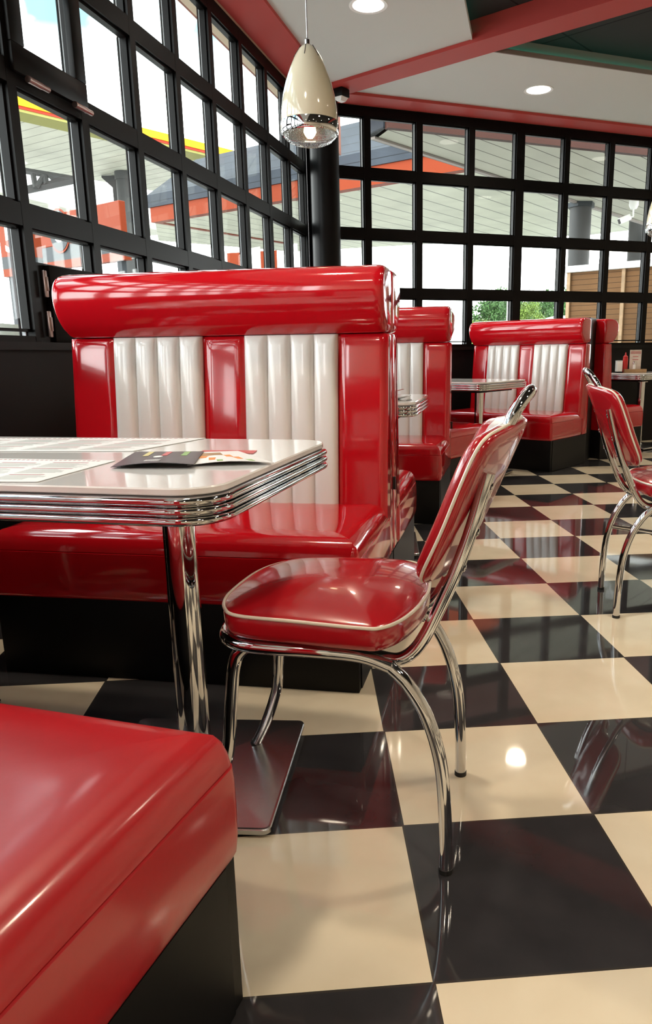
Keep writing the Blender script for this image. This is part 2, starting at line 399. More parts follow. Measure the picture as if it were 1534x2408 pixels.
# ------------------------------------------------------------------ booths
def back_y(z): return .60+.055*(z-.46)/.57
def make_booth(W, seat_mat=None):
    seat_mat = seat_mat or RED
    t = thing('booth_bench', 'x', 'booth bench')
    k = W/1.155
    segs = [(-W, -.985*k, 'r'), (-.985*k, -.655*k, 'w'), (-.655*k, -.50*k, 'r'), (-.50*k, -.172*k, 'w'), (-.172*k, 0, 'r')]
    bm = B(); box(bm, -W+.006, -.006, .094, .765, 0, .262, .003, 2); box(bm, -.0055, -.003, .125, .762, .003, .255); box(bm, -W+.003, -W+.0055, .125, .762, .003, .255); obj('plinth', bm, BLK, t)
    # seat cushion, softly crowned, with a seam under its rounded rim
    bm = B(); hx, hy = W/2, .2875
    fs = lambda o: rrect(hx, hy, .022, o, 6)
    stack(bm, fs, [(-.014, .255), (-.003, .257), (.002, .266), (.005, .29), (.006, .34), (.005, .38), (.003, .4005), (-.001, .402), (-.001, .4028), (.0012, .4045), (-.002, .420), (-.009, .437), (-.020, .450), (-.036, .459), (-.060, .464), (-.10, .466), (-.16, .467), (-.27, .4675)], dx=-W/2, dy=.085+hy)
    obj('seat', bm, seat_mat, t, ang=60)
    # backrest body with padded red panels
    bm = B()
    xs = []
    for a, b_, c in segs:
        n = 12 if c == 'r' else 4; xs += [(a+(b_-a)*i/n, c, a, b_) for i in range(n+1)]
    zz = [.40+(1.03-.40)*i/24 for i in range(22)]+[.985, 1.0, 1.012, 1.022, 1.028, 1.032]
    zz = sorted(zz)
    def h(x, z, a, b_, c):
        if c == 'w': return -.012
        d = min(x-a, b_-x); e = 1.035-z; rr = .022
        q = min(1, max(0, d)/rr); q2 = min(1, max(0, e)/.04)
        return -.012+.016*math.sqrt(1-(1-q)**2)*math.sqrt(1-(1-q2)**2)
    g = []
    for x, c, a, b_ in xs: g.append([bm.verts.new((x, back_y(z)+.012-h(x, z, a, b_, c)-.0, z)) for z in zz])
    for i in range(len(g)-1):
        for j in range(len(zz)-1):
            if (g[i][j].co-g[i+1][j].co).length < 1e-6 and (g[i][j+1].co-g[i+1][j+1].co).length < 1e-6: continue
            bm.faces.new((g[i][j], g[i+1][j], g[i+1][j+1], g[i][j+1]))
    bmesh.ops.remove_doubles(bm, verts=bm.verts, dist=1e-5)
    # closed body behind the front skin
    box(bm, -W, 0, .672, .772, .258, 1.034, .012, 3)
    for xx in (-W, 0):
        s = -1 if xx == 0 else 1
        pts = [(xx, back_y(z)+.022, z) for z in (.40, .6, .8, 1.03)]+[(xx, .70, 1.03), (xx, .70, .40)]
        ringmesh(bm, [[Vector(p) for p in pts], [Vector((p[0]+s*.02, p[1], p[2])) for p in pts]])
    obj('backrest', bm, RED, t, ang=55)
    for a, b_, c in segs:
        if c != 'w': continue
        bm = B(); nf = 4; n = 12; g = []
        zz2 = [.445+(1.0-.445)*i/16 for i in range(17)]+[1.012, 1.022, 1.029, 1.033]
        for f in range(nf):
            fa, fb = a+(b_-a)*f/nf, a+(b_-a)*(f+1)/nf; g = []
            for i in range(n+1):
                u = i/n; x = fa+(fb-fa)*u
                hh = .021*(1-abs(2*u-1)**3.4)**.55 if 0 < u < 1 else 0
                col = []
                for z in zz2:
                    q2 = min(1, max(0, 1.036-z)/.03)
                    col.append(bm.verts.new((x, back_y(z)+.008-hh*math.sqrt(1-(1-q2)**2), z)))
                g.append(col)
            for i in range(n):
                for j in range(len(zz2)-1): bm.faces.new((g[i][j], g[i+1][j], g[i+1][j+1], g[i][j+1]))
        bmesh.ops.remove_doubles(bm, verts=bm.verts, dist=1e-5)
        geom = bmesh.ops.extrude_face_region(bm, geom=list(bm.faces))
        for v in [e for e in geom['geom'] if isinstance(e, bmesh.types.BMVert)]: v.co.y = max(v.co.y, back_y(v.co.z)+.008)+.012
        o = obj('fluted_panel', bm, WHV, t, ang=70); o['label'] = 'white padded panel of four upright flutes'
    # head roll
    prof = spline([(.655, 1.036), (.612, 1.068), (.582, 1.112), (.569, 1.16), (.574, 1.203), (.598, 1.234), (.645, 1.248), (.70, 1.250)], 4)
    prof = [Vector((p.x, p.y)) for p in [Vector((q[0], q[1], 0)) for q in prof]]+[Vector((.745, 1.249)), Vector((.765, 1.243)), Vector((.772, 1.225)), Vector((.772, 1.14)), Vector((.772, 1.055)), Vector((.764, 1.037)), Vector((.72, 1.035))]
    cy_ = sum(p.x for p in prof)/len(prof); cz_ = sum(p.y for p in prof)/len(prof)
    st = [(.0, .78), (.002, .86), (.006, .925), (.012, .965), (.02, .988), (.034, 1.0), (W*.25, 1.004), (W*.5, 1.006), (W*.75, 1.004), (W-.034, 1), (W-.02, .988), (W-.012, .965), (W-.006, .925), (W-.002, .86), (W, .78)]
    bm = B(); ringmesh(bm, [[Vector((-W+x, cy_+(p.x-cy_)*s, cz_+(p.y-cz_)*s)) for p in prof] for x, s in st])
    obj('headrest', bm, RED, t, ang=60)
    return t
def place(o, x, y, a, label):
    o.location = (x, y, 0); o.rotation_euler = (0, 0, -a); o['label'] = label; o['group'] = 'red and white diner booth benches'
    return o
D = math.radians
proto = make_booth(1.155)
a1 = D(14.5)
def lf(a): return Vector((math.cos(a), -math.sin(a), 0)), Vector((math.sin(a), math.cos(a), 0))
P0 = Vector((-.461, .660, 0))
u_, v_ = lf(D(14))
o1 = P0+u_*.308+v_*.39
bth1 = place(proto, o1.x, o1.y, a1, 'red and white fluted booth bench facing the near table, largest in view')
bm = B(); box(bm, 0, .009, .752, .766, .49, .535); obj('tag_strip', bm, RUB, bth1)
def booth(x, y, a, label): return place(copy_tree(proto), x, y, a, label)
u_, v_ = lf(a1)
# back to back with the first (its aisle end flush): origin is at its other end
o1b = o1+v_*(.773*2)-u_*1.155
booth(o1b.x, o1b.y, a1+PI, 'booth bench standing back to back behind the large near booth, seat end just showing')
a2 = D(15.3); booth(.538, 3.162, a2, 'half hidden red and white booth bench behind the plate table')
a3 = D(44.4)
b3 = place(make_booth(1.125), 1.723, 5.0, a3, 'far booth bench set at an angle below the corner of the right windows')
a0 = D(202)
u0, v0 = lf(a0)
def flat0(v): return Vector((v.x, v.y, 0))
o0 = flat0(atz(554, 1997, .255))-v0*.083+u0*1.145
place(make_booth(1.155, WORN), o0.x, o0.y, a0, 'booth bench whose glossy red seat corner fills the lower left foreground')
# bench back to back with the plate-table bench, facing the far table
a2b = D(221); u2, v2 = lf(a2b)
c2b = Vector((1.19, 4.60, 0))
o2b = c2b+u2*1.155
booth(o2b.x, o2b.y, a2b, 'booth bench facing the far table, its red seat end showing past the plate-table bench')
a4 = D(236); u4, v4 = lf(a4)
b3u, b3v = lf(a3)
dep = fw.dot(Vector((1.723, 5.0, 0))+b3v*.77-CP)
Q4 = atd(1420, 880, dep+.05); Q4.z = 0
W4 = .80
o4 = Q4-v4*.772+u4*W4
place(make_booth(W4), o4.x, o4.y, a4, 'booth bench seen end-on at far right, curved headrest in profile')
# black filler boards between the angled benches
A = Vector((1.723, 5.0, 0))+b3v*.775
bm = B(); prism(bm, [A+b3v*.003-b3u*.02, Q4+u4*.10+v4*.006, Q4+u4*.30+v4*.006, A-b3u*.35+b3v*.003], 0, 1.252)
tag(obj('divider_panel', bm, BLK), 'black upright filler board wedged between two far booth backs', 'divider')
# ------------------------------------------------------------------ tables
def make_table(Lx=1.3, second=True):
    t = thing('diner_table', 'x', 'table')
    hx, hy = Lx/2, .375; dx = .257-hx
    fn = lambda o: rrect(hx, hy, .09, o, 12)
    bm = B(); stack(bm, fn, [(-.03, .742), (-.012, .742), (-.0095, .744), (-.0095, .7525), (-.012, .755)], dx=dx); obj('tabletop', bm, LAM, t, ang=35)
    bm = B(); prof = [(-.03, .690), (-.012, .690)]
    for zc in (.6990, .7155, .7320):
        if zc > .7: prof += [(-.020, zc-.0095), (-.020, zc-.0072)]
        for i in range(9):
            th = -PI/2+PI*i/8; prof.append((-.0085+.0085*math.cos(th), zc+.0072*math.sin(th)))
    prof += [(-.012, .7405), (-.03, .7405)]
    stack(bm, fn, prof, dx=dx); obj('ribbed_edge', bm, CHR, t, ang=50)
    bm = B(); stack(bm, lambda o: rrect(hx-.1, hy-.1, .03, o), [(0, .672), (0, .690)], dx=dx); obj('underframe', bm, BLK, t)
    for q, ox in enumerate((0, -(Lx-.37)) if second else (0,)):
        bm = B(); lathe(bm, [(.036, .028), (.036, .672)], 32, (ox, 0, 0)); lathe(bm, [(.062, .66), (.062, .675)], 32, (ox, 0, 0)); lathe(bm, [(.046, .02), (.046, .036), (.04, .042)], 32, (ox, 0, 0)); po = obj('pole', bm, CHR, t)
        bm = B(); f2 = lambda o: rrect(.222, .239, .018, o, 5)
        stack(bm, f2, [(-.004, .007), (0, .010), (0, .019), (-.002, .0215), (-.006, .0225)], apex1=(0, 0, .034))
        bp = obj('base_plate', bm, STEEL, t, smooth=False); bp.location = (ox, 0, 0)
        for gx in (-.19, .19):
            for gy in (-.205, .205):
                bm = B(); lathe(bm, [(.016, 0), (.016, .008)], 16, (gx, gy, 0)); obj('glide', bm, RUB, bp)
    return t
def ptable(o, p, a, label):
    o.location = (p[0], p[1], 0); o.rotation_euler = (0, 0, -a); o['label'] = label; o['group'] = 'white diner tables with ribbed chrome edges'; return o
tb = make_table()
t1 = ptable(tb, P0, D(16.9), 'white table with ribbed chrome edge in the foreground, menus lying on it')
for c in t1.children:
    if c.name.startswith('base_plate') and abs(c.location.x) < .01: c.rotation_euler = (0, 0, D(16.9-8.3))
t2 = ptable(copy_tree(tb), (.139, 2.795), D(13.9), 'white table corner carrying a plate, behind the large booth')
t3 = ptable(copy_tree(tb), (1.175, 5.04), D(42), 'empty white table between the two far angled booth benches')
p4 = Vector((3.2, 6.6, 0))
t4 = ptable(make_table(.56, False), (p4.x, p4.y), D(56), 'white table at the far right edge carrying ketchup and a menu card')
# ------------------------------------------------------------------ chairs
def cushion_mat():
    m = pmat('red_and_white_cushion_vinyl', (.4, .008, .014), .2, coat=.7); nt = m.node_tree; L = nt.links; b = nt.nodes['Principled BSDF']
    tc = node(nt, 'ShaderNodeTexCoord'); sp = node(nt, 'ShaderNodeSeparateXYZ'); L.new(tc.outputs['Object'], sp.inputs[0])
    def mth(op, a, bb=None):
        n = node(nt, 'ShaderNodeMath', operation=op)
        for i, v in enumerate((a, bb)):
            if v is None: continue
            if isinstance(v, (int, float)): n.inputs[i].default_value = v
            else: L.new(v, n.inputs[i])
        return n.outputs[0]
    wd = mth('ADD', mth('MULTIPLY', mth('MAXIMUM', mth('SUBTRACT', sp.outputs[2], .62), 0), .27), .038)
    f = mth('LESS_THAN', mth('ABSOLUTE', sp.outputs[1]), wd)
    mx = node(nt, 'ShaderNodeMix', data_type='RGBA'); L.new(f, mx.inputs['Factor']); mx.inputs[6].default_value = (.40, .008, .014, 1); mx.inputs[7].default_value = (.78, .77, .74, 1)
    L.new(mx.outputs[2], b.inputs['Base Color']); return m
CUSH = cushion_mat()
def make_chair():
    t = thing('diner_chair', 'x', 'chair')          # +x forward, +y to the sitter's left
    R = .0128
    half = [(.452, 0), (.447, -.09), (.425, -.155), (.385, -.192), (.276, -.205), (.150, -.220), (.112, -.214), (.082, -.165), (.062, -.08)]
    pts = half+[(.056, 0)]+[(x, -y) for x, y in half[:0:-1]]
    out = spline([(x, y, 0) for x, y in pts], 6, True)
    cx = .26
    def ring(s, z, o=0):
        r = []
        for i, p in enumerate(out):
            e = Vector((cx+.20*math.cos(math.atan2(p.y/.21, (p.x-cx)/.20)), .21*math.sin(math.atan2(p.y/.21, (p.x-cx)/.20)), 0)); k = max(0, min(1, (1-s)*.9))
            q = p*(1-k)+e*k; r.append(Vector((cx+(q.x-cx)*s, q.y*s, z)))
        return r
    side = [(.5, .455), (.95, .455), (.985, .459), (1.0, .471), (1.003, .488), (.997, .498), (.988, .502)]
    crown = [(q, .503+.036*(1-(q/.986)**2.8)**.9) for q in (.975, .95, .91, .85, .77, .68, .57, .45, .32, .18, .07)]
    bm = B(); ringmesh(bm, [ring(q, z) for q, z in side+crown], apex1=(cx, 0, .5395))
    se = obj('seat', bm, REDC, t, ang=80)
    bm = B(); tube(bm, ring(.996, .5015), .0034, 8, True); o = obj('piping', bm, CREAM, se); o['label'] = 'cream piping around the seat'
    bm = B(); ringmesh(bm, [ring(.86, .447), ring(.86, .455)]); obj('seat_board', bm, RUB, t)
    # chrome frame
    hy = .172
    rail = []
    for p in spline([(.105, -hy, .412), (.157, -.177, .431), (.236, -.184, .438), (.32, -.187, .440), (.388, -.180, .441), (.428, -.145, .441), (.446, -.08, .441), (.452, 0, .441)], 5): rail.append(p)
    rail += [Vector((p.x, -p.y, p.z)) for p in rail[-2::-1]]
    bm = B(); tube(bm, rail, R, 14); obj('seat_frame', bm, CHR, t)
    def leg(path, foot, endz=0):
        bm = B(); tube(bm, path, R, 14); lg = obj('leg', bm, CHR, t)
        bm = B(); e = path[0]; d = (path[1]-path[0]).normalized(); tube(bm, [e-d*.008, e+d*.002], R+.0012, 14); o = obj('foot_cap', bm, RUB, lg)
    for s in (-1, 1):
        leg(spline([(0, s*.1747, .008), (.001, s*.1747, .09), (.010, s*.174, .22), (.036, s*.1735, .317), (.072, s*.173, .380), (.105, s*hy, .412)], 6), None)
        zf = .030 if s == -1 else .008
        leg(spline([(.507, s*.188, zf), (.472, s*.172, .10), (.446, s*.160, .165), (.434, s*.155, .21), (.424, s*.151, .31), (.414, s*.149, .385), (.398, s*.149, .416), (.365, s*.149, .432), (.30, s*.149, .434)], 6), None)
    # back: curved shell leaning back
    def bx(a, z): return -.128+.41*(.84-z)+.34*a*a/(abs(a)+.04)+.9*max(0, .69-z)**2
    prof = [(.553, 0), (.553, .06), (.556, .115), (.566, .15), (.59, .175), (.63, .188), (.69, .196), (.75, .200), (.79, .199), (.813, .190), (.826, .168), (.832, .13), (.838, .08), (.843, .035), (.844, 0)]
    hp = spline([(a, z, 0) for z, a in prof], 4)
    ol = hp+[Vector((-p.x, p.y, 0)) for p in hp[-2:0:-1]]
    zc = .705
    def br(s, off, push=0):
        r = []
        for p in ol:
            a = p.x*s; z = zc+(p.y-zc)*s
            r.append(Vector((bx(a, z)+off, a, z+off*.35)))
        return r
    bm = B(); ringmesh(bm, [br(.4, 0), br(.8, 0), br(.96, .0005), br(.99, .004), br(1.0, .009), br(.985, .014), br(.4, .014)], apex0=(bx(0, zc), 0, zc), apex1=(bx(0, zc)+.014, 0, zc+.005))
    bk = obj('backrest', bm, REDC, t, ang=70)
    bm = B(); tube(bm, br(.995, .0135), .0031, 8, True); o = obj('piping', bm, CREAM, bk); o['label'] = 'cream piping around the backrest'
    bm = B(); ringmesh(bm, [br(.98, .015), br(.982, .019), br(.965, .026), br(.915, .034), br(.80, .042), br(.58, .048), br(.3, .050)], apex1=(bx(0, zc)+.0505, 0, zc+.02))
    obj('cushion', bm, CUSH, bk, ang=80)
    # chrome grab handle
    hd = [(-.072, .822), (-.068, .852), (-.052, .879), (-.024, .893), (.024, .893), (.052, .879), (.068, .852), (.072, .822)]
    bm = B(); tube(bm, spline([(bx(0, z)+.020+3.0*a*a, a, z) for a, z in hd], 5), .0135, 12, flat=.8); obj('handle', bm, CHR, t)
    # paired back supports
    for s in (-1, 1):
        a = s*.145
        pth = spline([(-.063, a, .766), (-.048, a, .708), (-.031, a, .65), (-.013, a, .598), (.006, a, .55), (.023, a, .511), (.042, a, .470), (.064, a, .436), (.092, a, .417), (.125, a*.99, .418), (.18, a*.97, .430), (.24, a*.95, .436)], 6)
        rr = [.0125]*len(pth)
        bm = B(); tube(bm, pth, rr, 14); sp = obj('back_support', bm, CHR, t)
        for z, xx in ((.745, -.0575), (.665, -.0355), (.60, -.0135)):
            bm = B(); lathe(bm, [(.0075, -.0005), (.0075, .001), (.005, .0024), (.0, .003)], 12, cap1=False)
            mm = Matrix.Translation(Vector((xx-.0118, a, z-.004))) @ Matrix.Rotation(-PI/2-.28, 4, 'Y')
            for v in bm.verts: v.co = mm @ v.co
            obj('bolt', bm, CHR, sp)
    return t
ch = make_chair()
def pchair(o, x, y, rz, label):
    o.location = (x, y, 0); o.rotation_euler = (0, 0, rz); o['label'] = label; o['group'] = 'red chrome diner chairs'; return o
pchair(ch, .111, .426, D(164.25), 'red vinyl chair on chrome legs drawn up to the foreground table')
c2_ = copy_tree(ch)
bm = B(); tube(bm, [(.02, .172, .272), (.43, .156, .215)], .009, 10); obj('stretcher', bm, CHR, c2_)
c2 = pchair(c2_, 0.979, 1.769, math.atan2(-.21, .977), 'red chrome chair turned away at the right edge')
# ------------------------------------------------------------------ things on the tables
tu, tv = lf(D(16.9))
def ontab(u, v, z=.755): return P0+tu*u+tv*v+Vector((0, 0, z))
def sheet(name, pts, mat, label, cat, th=.0012, group=None, parent=None):
    c = sum((Vector(p) for p in pts), Vector())/len(pts)
    bm = B(); P = [Vector(p)-c for p in pts]; ringmesh(bm, [P, [p+Vector((0, 0, th)) for p in P]])
    o = obj(name, bm, mat, parent, smooth=False, loc=c)
    if label: tag(o, label, cat, group)
    return o
def px(x, y, z=.7556): return atz(x, y, z)
TXT = pmat('printed_grey_text', (.50, .52, .51), .4); BARR = pmat('printed_dark_red_bar', (.36, .10, .12), .4)
def placemat(corners, label):
    P4 = [px(*c) for c in corners]
    o = sheet('paper_placemat', P4, PAPER, label, 'placemat', group='printed menu placemats'); ctr = o.location.copy()
    def pt(u, v, z): return (P4[0]*(1-u)+P4[1]*u)*(1-v)+(P4[3]*(1-u)+P4[2]*u)*v-ctr+Vector((0, 0, z))
    def patch(bm, u0, u1, v0, v1): ringmesh(bm, [[pt(a, b, z) for a, b in ((u0, v0), (u1, v0), (u1, v1), (u0, v1))] for z in (.0012, .0014)])
    bt, bb = B(), B()
    for c in range(4):
        u0 = .05+c*.235; v = .08
        for k in range(3):
            hgt = random.uniform(.2, .27); n = 7
            patch(bb, u0, u0+.20*random.uniform(.75, 1), v+hgt-.035, v+hgt-.012)
            for q in range(n):
                vv = v+(hgt-.045)*q/n; patch(bt, u0, u0+.205*random.uniform(.6, 1), vv, vv+(hgt-.045)/n*.62)
            v += hgt+.03
    for d in range(40): patch(bb, .05+.0225*d, .05+.0225*d+.013, .94, .965)
    obj('printed_text', bt, TXT, o, smooth=False); obj('printed_bars', bb, BARR, o, smooth=False)
placemat([(-260, 1092-30), (312, 1061.5), (484, 1031), (-60, 1031)], 'printed menu placemat lying at the far side of the foreground table')
placemat([(-420, 1134), (88, 1134), (272, 1084), (-200, 1076)], 'printed menu placemat lying at the near edge of the foreground table')
FLYD = pmat('dark_flyer_print', (.05, .052, .058), .3)
def flyer(name, corners, zz, mat, label, prints):
    n = 8; a, b_, c, d = [px(*p, z) for p, z in zip(corners, zz)]      # left-near, right-near, right-far, left-far
    ctr = (a+b_+c+d)/4; top = []
    def pt(u, v, lift=0):
        q = (a*(1-u)+b_*u)*(1-v)+(d*(1-u)+c*u)*v
        return q-ctr+Vector((0, 0, .006*math.sin(PI*u)*(1-v)+lift))
    bm = B(); g0 = [[bm.verts.new(pt(i/n, j/n)) for j in range(n+1)] for i in range(n+1)]
    for i in range(n):
        for j in range(n): bm.faces.new((g0[i][j], g0[i+1][j], g0[i+1][j+1], g0[i][j+1]))
    geom = bmesh.ops.extrude_face_region(bm, geom=list(bm.faces))
    for v in [e for e in geom['geom'] if isinstance(e, bmesh.types.BMVert)]: v.co.z += .0008
    o = obj(name, bm, mat, loc=ctr); tag(o, label, 'flyer')
    for nm, uvs, m in prints:
        bm = B(); ringmesh(bm, [[pt(u, v, .0010) for u, v in uvs], [pt(u, v, .0014) for u, v in uvs]]); obj(nm, bm, m, o, smooth=False)
    return o
GY = pmat('printed_yellow', (.62, .55, .22), .4); GR = pmat('printed_red', (.55, .12, .12), .4); GG = pmat('printed_green', (.25, .45, .15), .4); GO = pmat('printed_orange', (.75, .28, .06), .4)
def rect(u0, u1, v0, v1, sk=0): return [(u0, v0), (u1, v0), (u1+sk, v1), (u0+sk, v1)]
pr1 = [('printed_drink', rect(.22, .30, .60, .95), GY), ('printed_drink', rect(.48, .56, .58, .94), GR), ('printed_drink', rect(.74, .82, .60, .95), GG)]
pr1 += [('printed_badge', [(.46+.06*math.cos(t*PI/6), .50+.08*math.sin(t*PI/6)) for t in range(12)], PAPER)]
pr1 += [('printed_text', rect(.36+.028*i, .36+.028*i+.019, .15, .24, .01), PAPER) for i in range(7)]
flyer('flyer', [(260, 1099.5), (455, 1093), (480, 1062), (318, 1063)], [.7575, .763, .759, .7585], FLYD, 'dark flyer with three drinks printed on it, on the foreground table', pr1)
pr2 = [('printed_dish', rect(.12, .5, .62, .85), WOODL), ('printed_dish', rect(.1, .62, .42, .6), GO), ('printed_dish', rect(.25, .7, .2, .4), GO), ('printed_dish', rect(.35, .8, .05, .18), GG)]
flyer('flyer', [(440, 1095), (645, 1089), (560, 1061), (468, 1064)], [.7572, .7585, .7575, .7572], PAPER, 'white flyer with orange food pictures beside the dark flyer', pr2)
sheet('coaster', [px(470, 1064), px(596, 1067), px(605, 1060), px(478, 1060)], GR, 'thin dark red card poking out behind the white food flyer', 'card')
# plate, cutlery and napkin on the second table
t2u, t2v = lf(D(13.9)); T2 = Vector((.139, 2.795, 0))
def on2(u, v, z=.755): return T2+t2u*u+t2v*v+Vector((0, 0, z))
pc = on2(.085, -.10)
bm = B(); lathe(bm, [(.06, 0), (.075, .003), (.118, .016), (.120, .018), (.117, .0185), (.075, .007), (.0, .006)], 40, cap1=False); tag(obj('dinner_plate', bm, LAM, loc=pc), 'white plate standing on the table behind the large booth', 'plate')
def cutlery(name, p, rz, tilt, label, kind):
    bm = B(); box(bm, -.10, .02, -.004, .004, -.001, .0012, .0006, 1)
    if kind == 'fork':
        box(bm, .02, .045, -.010, .010, -.001, .001)
        for i in range(4): box(bm, .045, .085, -.010+.0053*i, -.0065+.0053*i, -.0008, .0008)
    elif kind == 'knife': box(bm, .02, .11, -.008, .006, -.0006, .0006)
    else:
        r = [[Vector((.05+.03*math.cos(a*PI/8)*s, .016*math.sin(a*PI/8)*s, z)) for a in range(16)] for s, z in ((1, .001), (.7, -.003), (.3, -.005))]; ringmesh(bm, r)
    o = obj(name, bm, CHR, loc=p); o.rotation_euler = (0, tilt, rz); return tag(o, label, name)
cutlery('fork', on2(.04, -.11, .778), D(20), D(-6), 'fork lying across the white plate', 'fork')
cutlery('knife', on2(.08, -.06, .7815), D(35), D(-8), 'knife lying on the white plate, blade up to the right', 'knife')
cutlery('spoon', on2(.185, -.22, .757), D(60), 0, 'spoon lying on the table edge beside the white plate', 'spoon')
bm = B()
g = [[bm.verts.new((-.05+.1*i/6, -.04+.08*j/5, .004+.007*math.sin(i*1.3+j)*math.cos(j*.9))) for j in range(6)] for i in range(7)]
for i in range(6):
    for j in range(5): bm.faces.new((g[i][j], g[i+1][j], g[i+1][j+1], g[i][j+1]))
geom = bmesh.ops.extrude_face_region(bm, geom=list(bm.faces))
for v in [e for e in geom['geom'] if isinstance(e, bmesh.types.BMVert)]: v.co.z += .001
tag(obj('napkin', bm, PAPER, loc=on2(.02, -.09, .772)), 'crumpled white napkin on the white plate', 'napkin')
# condiments on the far right table
t4u, t4v = lf(D(56)); T4 = Vector((p4.x, p4.y, 0))
def on4(x, y, z): 
    p = atd(x, y, 7.6); return Vector((p.x, p.y, z))
cd = on4(1492, 866, .755)
bm = B(); ax = -D(4.6)
box(bm, -.11, .11, -.05, .05, 0, .008, .002, 1); box(bm, -.11, .11, -.05, -.042, .008, .035); box(bm, -.11, .11, .042, .05, .008, .035); box(bm, -.11, -.102, -.042, .042, .008, .035); box(bm, .102, .11, -.042, .042, .008, .035)
o = obj('condiment_caddy', bm, WOODL, loc=cd); o.rotation_euler = (0, 0, ax); tag(o, 'small wooden caddy at the foot of the menu card on the far right table', 'caddy')
kp = on4(1470.5, 860, .755)
kt = thing('ketchup_bottle', 'red squeeze ketchup bottle on the far right table', 'bottle', kp)
bm = B(); lathe(bm, [(.024, 0), (.026, .006), (.026, .135), (.022, .148)], 24); obj('bottle_body', bm, KETCH, kt)
bm = B(); lathe(bm, [(.023, .148), (.023, .160), (.010, .170), (.004, .200)], 20); obj('nozzle_cap', bm, KETCH, kt)
np_ = on4(1456, 860, .755)
nt_ = thing('napkin_dispenser', 'pale napkin dispenser left of the red ketchup bottle', 'napkin dispenser', np_, ax)
bm = B(); box(bm, -.030, .030, -.04, .04, 0, .012, .003, 2); obj('foot', bm, BLK, nt_)
bm = B(); box(bm, -.026, .026, -.036, .036, .012, .110, .004, 2); obj('body', bm, WHITEP, nt_)
bm = B(); box(bm, -.029, .029, -.03, .03, .110, .120, .003, 2); obj('paper_napkins', bm, PAPER, nt_)
mp_ = on4(1494, 858, .763)
mt = thing('menu_card', 'upright printed menu card behind the glass shaker', 'menu', mp_, ax)
bm = B(); box(bm, -.058, .058, -.002, .002, 0, .215); obj('card', bm, pmat('menu_card_paper', (.72, .64, .58), .5, var=.15, vscale=20), mt, smooth=False)
for z, w_ in ((.195, .05), (.182, .052), (.15, .028), (.12, .03)):
    bm = B(); box(bm, -w_, w_, -.0035, -.0025, z-.003, z+.003); obj('printed_line', bm, GR, mt, smooth=False)
sp_ = on4(1489.5, 862, .763)+Vector((-.004, -.03, 0))
st_ = thing('glass_shaker', 'small glass shaker standing in front of the menu card', 'shaker', sp_)
bm = B(); lathe(bm, [(.016, 0), (.018, .004), (.015, .05), (.012, .075)], 16); obj('glass_body', bm, WHITEP, st_)
bm = B(); lathe(bm, [(.013, .075), (.014, .09), (.008, .102), (.0, .104)], 16, cap1=False); obj('lid', bm, CHR, st_)
# ------------------------------------------------------------------ lamps
def make_pendant():
    t = thing('pendant_lamp', 'x', 'pendant lamp')        # origin: lens rim centre
    k = 1.0
    bm = B(); prof = [(.122, .050), (.1235, .060), (.1215, .10), (.113, .155), (.098, .21), (.079, .26), (.058, .305), (.038, .335), (.020, .350), (.010, .355)]
    lathe(bm, prof+[(.008, .353), (.036, .330), (.096, .205), (.112, .15), (.1195, .10), (.121, .060)], 48, cap0=False, cap1=False); obj('shade', bm, SHADE, t)
    bm = B(); lathe(bm, [(.1225, .052), (.1255, .050), (.1275, .040), (.1275, .018), (.126, .006), (.122, .0), (.119, .002), (.119, .05)], 48, cap0=False, cap1=False); obj('chrome_band', bm, CHR, t)
    bm = B(); lathe(bm, [(.119, .004), (.112, -.012), (.095, -.026), (.07, -.036), (.04, -.042), (.0, -.044)], 40, cap0=False, cap1=False); obj('glass_lens', bm, LENS, t)
    bm = B(); lathe(bm, [(.118, .006), (.10, .045), (.07, .08), (.03, .10), (.0, .105)], 40, cap0=False, cap1=False); obj('reflector', bm, STEEL, t)
    bm = B(); lathe(bm, [(.012, -.012), (.02, -.003), (.028, .012), (.024, .034), (.012, .05)], 20); obj('bulb', bm, pmat('lamp_bulb', (1, 1, 1), .5, emit=(1, .80, .48), es=12), t)
    bm = B(); lathe(bm, [(.010, .352), (.010, .372), (.0045, .378)], 14); obj('cord_grip', bm, CHR, t)
    for i in range(6):
        a = 2*PI*i/6+.3
        bm = B(); p0 = Vector((.0305*math.cos(a), .0305*math.sin(a), .346)); p1 = Vector((.062*math.cos(a), .062*math.sin(a), .300)); tube(bm, [p0, p1], .0016, 6); obj('vent_slot', bm, RUB, t)
    return t
def pend(o, p, label):
    o.location = p; o['label'] = label; o['group'] = 'cream pendant lamps'
    zt = Z_WHITE-p.z
    bm = B(); tube(bm, [(0, 0, .37), (0, 0, .8), (0, 0, zt-.03)], .0028, 8); obj('cord', bm, STEEL, o)
    bm = B(); lathe(bm, [(.05, zt-.03), (.052, zt-.025), (.052, zt)], 24); obj('ceiling_rose', bm, SHADE, o)
    return o
pA = onpl(729.5, 318, Vector((0, 1, 0)), Vector((0, 2.66, 0)))
pe = make_pendant(); pe2 = copy_tree(pe)
pend(pe, pA, 'cream bullet-shaped pendant lamp with chrome rim before the corner column')
pB = atd(1561, 545, 5.6)
pend(pe2, pB, 'pendant lamp cut off by the right edge beside the right windows')
